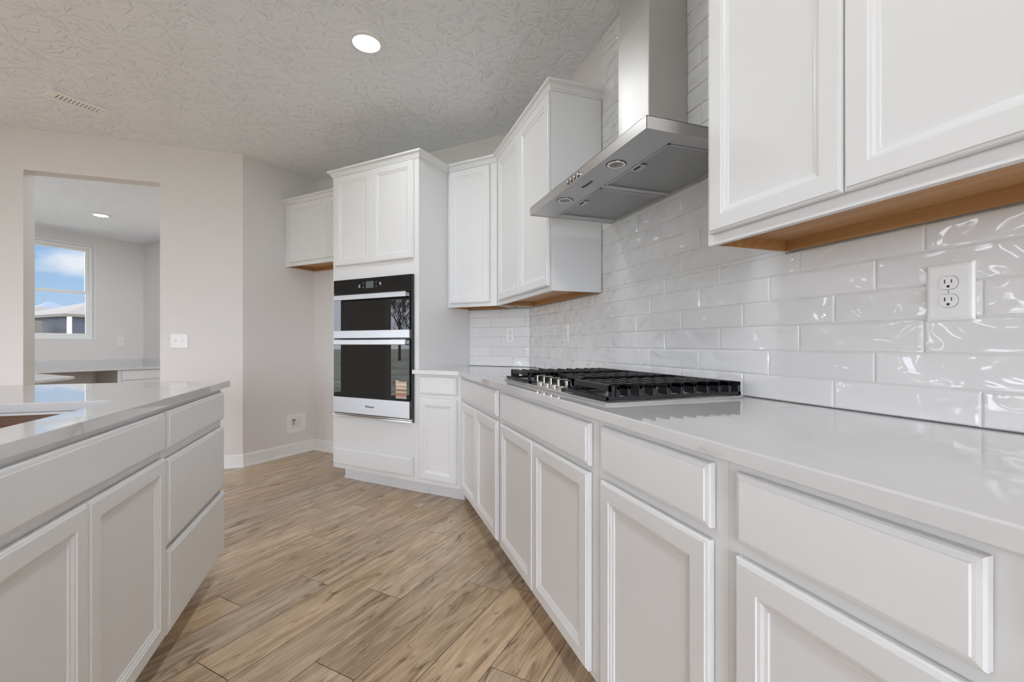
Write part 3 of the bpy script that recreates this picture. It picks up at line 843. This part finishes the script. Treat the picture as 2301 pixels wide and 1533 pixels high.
def grate(ya, yb, fins, frontx):
    """ya > yb"""
    b = MB(); xa, xb = cx(ya)+.0015, cx(yb)-.0015
    y0, y1 = cyy(frontx), cyy(1.203)
    t_ = .011
    # lower frame
    b.box(xa, xb, y0, y0+t_, .0125, .0225); b.box(xa, xb, y1-t_, y1, .0125, .0225)
    b.box(xa, xa+t_, y0, y1, .0125, .0225); b.box(xb-t_, xb, y0, y1, .0125, .0225)
    for px in (xa, xb-t_):
        for py in (y0, y1-t_): b.box(px+.001, px+t_-.001, py+.001, py+t_-.001, .0062, .0126)
    for fxx in fins:
        y = cyy(fxx); h = .0105
        b.box(xa, xb, y-h/2, y+h/2, GZ1-.013, GZ1)
        for px, lw in ((xa, .040), (xb-.046, .046)):
            b.box(px, px+lw, y-h/2, y+h/2, .022, GZ1)
    g = b.build('grate', M['iron'], ck, bevel=.0012)
    # cross ribs over the burner
    b = MB(); xm = (xa+xb)/2
    b.box(xm-.005, xm+.005, cyy(fins[0])-.004, cyy(fins[-1])+.004, GZ1-.015, GZ1-.0008)
    for s_ in (-.075, .075): b.box(xm+s_-.004, xm+s_+.004, cyy(fins[0]), cyy(fins[-1]), GZ1-.013, GZ1-.0012)
    b.build('grate_rib', M['iron'], g)
    return g
def front_arch(ya, yb, g):
    b = MB(); xa, xb = cx(ya), cx(yb); y = cyy(.716)
    n = 14; pts = []
    for i in range(n+1):
        t_ = i/n; pts.append((xa+(xb-xa)*t_, GZ1-.010-.006*(1-min(1, 4*t_*(1-t_)*1.8))))
    for i in range(n):
        x0, x1 = pts[i][0], pts[i+1][0]
        b.box(x0, x1+.0002, y-.006, y+.006, pts[i][1]-.006, GZ1)
    for px in (xa, xb-.018): b.box(px, px+.018, y-.006, y+.006, .022, GZ1)
    b.box(xa, xb, y-.030, y-.014, .0135, .0235)
    b.build('front_rail', M['iron'], g)
g = grate(2.096, 1.789, finsX, .690); front_arch(2.094, 1.845, g)
g = grate(1.786, 1.474, finsX[2:], .800)
g = grate(1.471, 1.160, finsX, .690); front_arch(1.425, 1.162, g)
for k in range(5):
    y = 1.774-.0712*k; c = (cx(y), cyy(.738), .0063)
    b = MB(); b.lathe(c, [(.0225,0),(.0225,.004),(.0205,.006),(.019,.0125),(.010,.0125)]); kn = b.build('knob', M['chrome'], ck, smooth=True)
    b = MB(); b.box(c[0]-.0085, c[0]+.0085, c[1]-.021, c[1]+.021, c[2]+.012, c[2]+.041); b.build('knob_grip', M['chrome'], kn, bevel=.003)
    b = MB(); b.box(c[0]-.0012, c[0]+.0012, c[1]-.016, c[1]+.016, c[2]+.0405, c[2]+.0416); b.build('knob_mark', M['ink'], kn)

# ------------------------------------------------------------------ outlets, switch, boxes
def outlet(label, loc, rot, wd, ht, group=None):
    t = thing('wall_outlet', label, 'outlet', loc, rot, group)
    b = MB(); b.rings([(0,0),(0,-.003),(.004,-.0058),(.009,-.0065)], -wd/2, wd/2, -ht/2, ht/2); b.build('cover_plate', M['plate'], t)
    for s_ in (.0200, -.0200):
        def oval(r, hh):
            p = []
            for i in range(28):
                a = 2*pi*i/28; p.append((max(-r, min(r, r*1.0*cos(a))), max(-hh, min(hh, r*sin(a)))))
            return p
        b = MB(); pts = oval(.0172, .0145); n = len(pts)
        b.add([(p[0],-.0062,p[1]+s_) for p in pts]+[(p[0],-.0086,p[1]+s_) for p in pts], [tuple(range(n)), tuple(range(n,2*n))]+[(i,(i+1) % n,n+(i+1) % n,n+i) for i in range(n)])
        rc = b.build('receptacle', M['plate'], t)
        b = MB(); b.box(-.0072, -.0052, -.0089, -.0080, s_-.0012, s_+.0076); b.box(.0052, .0070, -.0089, -.0080, s_-.0004, s_+.0070)
        b.cyl((0, -.0080, s_-.0080), (0,-1,0), .0029, .0009, 14); b.build('slot', M['dark'], rc)
        b = MB(); pts2 = oval(.0180, .0153)
        b.add([(p[0],-.0060,p[1]+s_) for p in pts2]+[(p[0],-.0068,p[1]+s_) for p in pts2], [tuple(range(n)), tuple(range(n,2*n))]+[(i,(i+1) % n,n+(i+1) % n,n+i) for i in range(n)])
        b.build('receptacle_gap', M['caulk'], rc)
    b = MB(); b.cyl((0,-.0060,0), (0,-1,0), .0035, .0014, 16); sc = b.build('screw', M['plate'], t)
    b = MB(); b.box(-.0005, .0005, -.0077, -.0073, -.0030, .0030); b.build('screw_slot', M['dark'], sc)
    return t
outlet('large white outlet on the tiles, below the near wall cabinet', (WR-.0112, .630, 1.212), ROT_R, .087, .128)
outlet('small white outlet on the right-wall tiles, left of the cooktop', (WR-.0112, 2.602, 1.165), ROT_R, .080, .116)
outlet('small white outlet on the short diagonal tiled wall beside the oven tower', un(1.660, WN-.0112, 1.166), ROT_D, .074, .117)
outlet('small white outlet on the study wall, under the window side', un(PU-.0005, 3.490, 1.143)[:0] or (U.x*(PU-.0005)+Nn.x*3.49, U.y*(PU-.0005)+Nn.y*3.49, 1.143), PH, .085, .135)
sw = thing('light_switch', 'white two-gang light switch on the far wall, right of the opening', 'light switch', (-1.4625, WO-.0005, 1.121), 0)
b = MB(); b.rings([(0,0),(0,-.003),(.004,-.0058),(.009,-.0065)], -.0645, .0645, -.062, .062); b.build('cover_plate', M['plate'], sw)
for s_ in (-.023, .023):
    b = MB(); b.box(s_-.005, s_+.005, -.0072, -.006, -.012, .012); tg = b.build('toggle_slot', M['grout'], sw)
    b = MB(); b.add([(s_-.004,-.0068,-.004),(s_+.004,-.0068,-.004),(s_+.004,-.0068,.006),(s_-.004,-.0068,.006),(s_-.0035,-.019,.005),(s_+.0035,-.019,.005),(s_+.0035,-.018,.010),(s_-.0035,-.018,.010)],
        [(0,1,2,3),(4,5,6,7),(0,1,5,4),(1,2,6,5),(2,3,7,6),(3,0,4,7)]); b.build('toggle', M['plate'], tg)
    for zz in (-.030, .030):
        b = MB(); b.cyl((s_, -.006, zz), (0,-1,0), .003, .0012, 12); b.build('screw', M['grout'], sw)
# water box in the fridge alcove (wall faces -u: local x = +n, local y = +u)
wb = thing('water_supply_box', 'recessed white water box low on the alcove wall, above the baseboard', 'water box', (U.x*WS+Nn.x*2.950, U.y*WS+Nn.y*2.950, .312), PH)
b = MB()
for q in ((-.107,.107,.054,.0925),(-.107,.107,-.0925,-.054),(-.107,-.060,-.054,.054),(.060,.107,-.054,.054)): b.box(q[0],q[1],-.007,-.0005,q[2],q[3])
b.build('box_flange', M['plate'], wb)
b = MB(); b.box(-.0599,.0599,-.0040,-.0012,-.0539,.0539); b.build('box_recess', M['grout'], wb)
b = MB(); b.cyl((-.030,-.012,-.020),(0,0,1),.007,.045,16); vl = b.build('valve', M['brass'], wb)
b = MB(); b.box(-.044,-.016,-.018,-.008,.025,.034); b.build('valve_handle', M['rubber'], vl)

# ------------------------------------------------------------------ island
IXE, IYE, IXB = -.611, 2.568, -1.68
IXF = -.6275
sxa, sxb, sya, syb = -1.13, -.733, .97, 1.774
def rrect(x0, x1, y0, y1, r, n=6):
    p = []
    for (cx_, cy_, a0) in ((x1-r,y1-r,0),(x0+r,y1-r,90),(x0+r,y0+r,180),(x1-r,y0+r,270)):
        for i in range(n+1):
            a = radians(a0+90*i/n); p.append((cx_+r*cos(a), cy_+r*sin(a)))
    return p
tag(poly_top('island_countertop', rrect(IXB, IXE, -.55, IYE, .010, 3), CT-.03, CT, M['quartz'], hole=rrect(sxa, sxb, sya, syb, .05)), 'white quartz island countertop with a sink cut-out, at left', 'countertop')
GI = 'white island cabinets'
ID = abs(IXB-IXF)-.30
def icab(label, y0, y1, doors, drawers, D=ID):
    return base_cabinet(label, (IXF, y0, 0), ROT_I, y1-y0, [(a-y0, c-y0, z0, z1) for a, c, z0, z1 in doors], [(a-y0, c-y0, z0, z1) for a, c, z0, z1 in drawers], D=D, group=GI, name='island_cabinet', zb=.112)
icab('white three-drawer island cabinet at the far end of the island', 1.778, 2.460, [], [(1.792,2.448,.739,.868),(1.792,2.448,.420,.706),(1.792,2.448,.116,.398)])
# sink base: hollow, so that the basin drops into it
sc = thing('island_cabinet', 'white two-door island sink cabinet with wide false drawer front, below the sink cut-out', 'cabinet', (IXF, .86, 0), ROT_I, GI)
SW_ = 1.777-.86
b = MB(); b.box(.0004,SW_-.0004,0,.03,.112,CT-.0305); b.box(.0004,.016,.03,ID,.112,CT-.0305); b.box(SW_-.0018,SW_-.0004,.03,ID,.112,CT-.0305); b.box(.016,SW_-.0018,.03,ID,.112,.13); b.box(.016,SW_-.0018,ID-.02,ID,.13,CT-.0305)
b.build('cabinet_body', M['cab'], sc)
b = MB(); b.box(.0004,SW_-.0004,.115,ID-.02,.0005,.1116); b.build('toe_kick', M['cab'], sc)
front('door', DOOR, .886-.86, 1.3265-.86, .124, .717, sc); front('door', DOOR, 1.3295-.86, 1.775-.86, .124, .717, sc)
front('drawer_front', DRAW, .886-.86, 1.775-.86, .741, .867, sc)
sk = thing('undermount_sink', 'brown-lined sink basin under the cut-out of the island countertop', 'sink', ((sxa+sxb)/2, (sya+syb)/2, CT-.245))
b = MB(); hx, hy = (sxb-sxa)/2+.006, (syb-sya)/2+.0; tt = .004
hy = min(hy, syb-(sya+syb)/2-.001)
for q in ((-hx,hx,-hy,-hy+tt),(-hx,hx,hy-tt,hy),(-hx,-hx+tt,-hy,hy),(hx-tt,hx,-hy,hy)): b.box(q[0],q[1],q[2],q[3],0,.208)
b.box(-hx,hx,-hy,hy,0,tt); b.build('basin', M['wooddark'], sk)
b = MB(); b.lathe((0,.1,tt), [(.045,0),(.043,.003),(.03,.003),(.02,.001)]); b.build('drain', M['chrome'], sk, smooth=True)
icab('white island cabinet carrying the near end of the island, outside the frame', -.45, .858, [(-.42,.2,.124,.717),(.203,.83,.124,.717)], [(-.42,.83,.741,.867)])

# ------------------------------------------------------------------ ceiling things
def can_light(label, x, y, group='recessed ceiling lights'):
    t = thing('ceiling_light', label, 'ceiling light', (x, y, CEIL), 0, group)
    b = MB(); b.lathe((0,0,0), [(.100,-.0005),(.100,-.004),(.094,-.010),(.080,-.013),(.074,-.011)]); b.build('trim_ring', M['trim'], t, smooth=True)
    b = MB(); b.lathe((0,0,0), [(.0738,-.006),(.0738,-.0112),(.060,-.0122)]); b.build('lens', M['lens'], t, smooth=True)
    ld = bpy.data.lights.new('lamp', 'AREA'); ld.shape = 'DISK'; ld.size = .14; ld.energy = LAMP_W; ld.color = (.90, .955, 1.0)
    lo = bpy.data.objects.new('lamp', ld); COL.objects.link(lo); lo.parent = t; lo.location = (0,0,-.016)
    return t
can_light('round recessed ceiling light above the aisle of the kitchen', .036, 2.628)
can_light('round recessed ceiling light of the study, seen through the opening', *un(7.47, 2.69)[:2])
for i, (x, y) in enumerate([(.036,.95),(.036,-.73),(-3.5,2.5),(-3.5,.2),(-3.5,-2.2),(-3.5,-4.6),(-1.2,-2.9),(-1.2,-4.8)]):  # unseen lamps: aisle row continued, the others added to light the room
    can_light('unseen round recessed ceiling light, added outside the frame', x, y)
for q in ((7.6,1.1),(6.4,3.0),(5.4,2.2)):  # unseen lamps, added to brighten the study
    can_light('unseen round recessed ceiling light, added to brighten the study', *un(*q)[:2])
vt = thing('ceiling_vent', 'white louvred register in the ceiling, at upper left', 'vent', (-1.866, 3.945, CEIL), PH)
vl_, vw = .318, .140
b = MB()
for q in ((-vl_/2,vl_/2,-vw/2,-vw/2+.030),(-vl_/2,vl_/2,vw/2-.030,vw/2),(-vl_/2,-vl_/2+.034,-vw/2+.03,vw/2-.03),(vl_/2-.034,vl_/2,-vw/2+.03,vw/2-.03)): b.box(*q, -.011, -.0005)
b.build('vent_frame', M['vent'], vt, bevel=.003)
b = MB(); b.box(-vl_/2+.033,vl_/2-.033,-vw/2+.029,vw/2-.029,-.0018,-.0006); b.build('vent_backing', M['dark'], vt)
for i in range(12):
    x = -vl_/2+.042+i*(vl_-.084)/11
    b = MB(); b.add([(x-.009,-.0405,-.0030),(x-.009,.0405,-.0030),(x+.003,.0405,-.0085),(x+.003,-.0405,-.0085),(x-.008,-.0405,-.0022),(x-.008,.0405,-.0022),(x+.0045,.0405,-.0078),(x+.0045,-.0405,-.0078)],
        [(0,1,2,3),(4,5,6,7),(0,1,5,4),(1,2,6,5),(2,3,7,6),(3,0,4,7)]); b.build('louver', M['vent'], vt)

# ------------------------------------------------------------------ study desks (local x = n, local y = u)
DZ = .735
sd1 = thing('study_desk', 'white quartz study desk running under the study window', 'desk', (0,0,0), PH)
b = MB(); b.box(.21, PN-.001, 8.28, PU-.001, DZ-.03, DZ); b.build('desk_top', M['quartz'], sd1, bevel=.003)
b = MB(); b.box(.21, PN-.002, PU-.016, PU-.001, DZ, DZ+.115); b.box(PN-.016, PN-.001, 8.29, PU-.016, DZ, DZ+.115); b.build('desk_upstand', M['quartz'], sd1)
dc = thing('desk_cabinet', 'white drawer cabinet under the right end of the study desk', 'cabinet', (U.x*8.32+Nn.x*3.19, U.y*8.32+Nn.y*3.19, 0), PH)
b = MB(); b.box(0, PN-3.19-.002, 0, PU-8.32-.002, .10, DZ-.0305); b.build('cabinet_body', M['cab'], dc)
b = MB(); b.box(.0, PN-3.19-.002, .07, .66, .0005, .0996); b.build('toe_kick', M['cab'], dc)
for z0, z1 in ((.545,.690),(.335,.535),(.118,.325)): front('drawer_front', DRAW, .045, PN-3.19-.02, z0, z1, dc)
# return desk ending in a corner that points at the camera
cA = un(6.62, 2.155)[:2]
poly = [cA, un(8.278, 2.155)[:2], un(8.278, .22)[:2], un(6.70, .22)[:2], (un(6.70,.22)[0]+.30, WO+.15), (cA[0], WO+.15)]
o = poly_top('desk_top', poly, DZ-.03, DZ, M['quartz']); o.parent = thing('study_desk', 'pointed white return desk in the left of the study', 'desk')
dc2 = thing('desk_cabinet', 'white drawer cabinet under the pointed return desk in the study', 'cabinet', (U.x*7.1+Nn.x*1.62, U.y*7.1+Nn.y*1.62, 0), PH)
b = MB(); b.box(-.5, 0, 0, 1.0, .10, DZ-.0305); b.build('cabinet_body', M['cab'], dc2)
b = MB(); b.box(-.5, -.07, 0.05, 1.0, .0005, .0996); b.build('toe_kick', M['cab'], dc2)

# ------------------------------------------------------------------ outdoors
b = MB(); b.box(-120, 60, -60, 120, -.6, -.26); struct(b.build('ground', M['lawn']), 'lawn outside')
b = MB(); b.prism([(-5.6,-3),(-5.6,6),(-8.6,6.6),(-9.2,2),(-8.4,-3.4)], -.28, -.24); tag(b.build('dirt_strip', M['dirt']), 'strip of bare tan dirt outside the patio door', 'dirt')
CAMF = Vector((sin(YAW), cos(YAW), 0)); CAMR = Vector((cos(YAW), -sin(YAW), 0))
def house(label, cen, rot, Wd, Dp, he, hr, wallm, roofm, over=.35, win=()):
    t = thing('house', label, 'house', (cen[0], cen[1], -.26), rot)
    b = MB(); b.box(-Wd/2, Wd/2, 0, Dp, 0, he); b.build('house_wall', wallm, t)
    b = MB(); x0, x1, y0, y1 = -Wd/2-over, Wd/2+over, -over, Dp+over; r_ = min(Wd, Dp)/2
    rl = max(.2, (x1-x0)/2-(y1-y0)/2)
    vs_ = [(x0,y0,he),(x1,y0,he),(x1,y1,he),(x0,y1,he),(-rl,(y0+y1)/2,hr),(rl,(y0+y1)/2,hr),(x0,y0,he-.16),(x1,y0,he-.16),(x1,y1,he-.16),(x0,y1,he-.16)]
    b.add(vs_, [(0,1,5,4),(1,2,5),(2,3,4,5),(3,0,4),(6,7,1,0),(7,8,2,1),(8,9,3,2),(9,6,0,3),(9,8,7,6)]); b.build('house_roof', roofm, t)
    for (a0, a1, c0, c1) in win:
        b = MB(); b.box(a0, a1, -.03, .0, c0, c1); f = b.build('house_window', M['vinyl'], t)
    b = MB(); b.box(-Wd/2-.02, -Wd/2+.16, -.02, .1, 0, he-.16); b.build('corner_board', M['vinyl'], t)
    return t
def at(px, w_):
    p = CAMF*w_+CAMR*((px-1150.5)/1002.586*w_); return (p.x, p.y)
face = PH+radians(2)
c = at(300, 29); house('navy brick house with tan hip roof, right of the neighbours', c, face, 6.4, 8.0, 3.12, 4.35, M['navy'], M['tan_roof'])
c = at(128, 39); house('navy house with tan roof behind the white fence', c, face, 5.4, 6.0, 3.5, 4.75, M['navy'], M['tan_roof'], win=((.5,1.1,2.25,2.85),))
c = at(40, 54); house('slate-blue house with tall dark hip roof, far left', c, face, 8.0, 8.0, 4.2, 7.4, M['navy2'], M['slate'])
c = at(140, 66); house('slate-blue house with dark roof, farthest back', c, face, 6.5, 8.0, 5.4, 7.8, M['navy2'], M['slate'])
c = at(76, 25.5)
sh = thing('shed', 'small pale shed close to the white fence', 'shed', (c[0], c[1], -.26), face)
b = MB(); b.box(-1.2, .35, 0, 2.0, 0, 2.7); b.build('shed_wall', M['tan_roof'], sh)
fn = thing('fence', 'white vinyl privacy fence in front of the neighbouring houses', 'fence', (*at(-90, 20), -.26), face)
b = MB(); b.box(0, 4.6, 0, .06, 0, 1.80); b.build('fence_panel', M['vinyl'], fn)
b = MB(); b.box(0, 4.6, -.02, .08, 1.80, 1.90); b.build('fence_rail', M['vinyl'], fn)
# bare trees west of the patio door
def bare_tree(label, x, y, h, seed):
    R = random.Random(seed); b = MB()
    def br(p, d, l, r, dep):
        q = p+d*l; b.cyl(p, d, r, l, 6, r*.72)
        if dep == 0: return
        for _ in range(3 if dep > 1 else 4):
            dd = (d+Vector((R.uniform(-.7,.7), R.uniform(-.7,.7), R.uniform(-.1,.6)))).normalized()
            br(q-d*l*R.uniform(0,.3), dd, l*R.uniform(.6,.8), r*.6, dep-1)
    br(Vector((0,0,0)), Vector((0,0,1)), h*.22, h*.013, 6)
    o = b.build('bare_tree', M['bark']); o.location = (x, y, -.27); return tag(o, label, 'tree', 'bare trees beyond the patio door')
bare_tree('tall bare tree on the lawn beyond the patio door', -34, 2.15, 9.5, 3)
bare_tree('smaller bare tree on the lawn, left of the tall one', -40, .9, 7.5, 8)
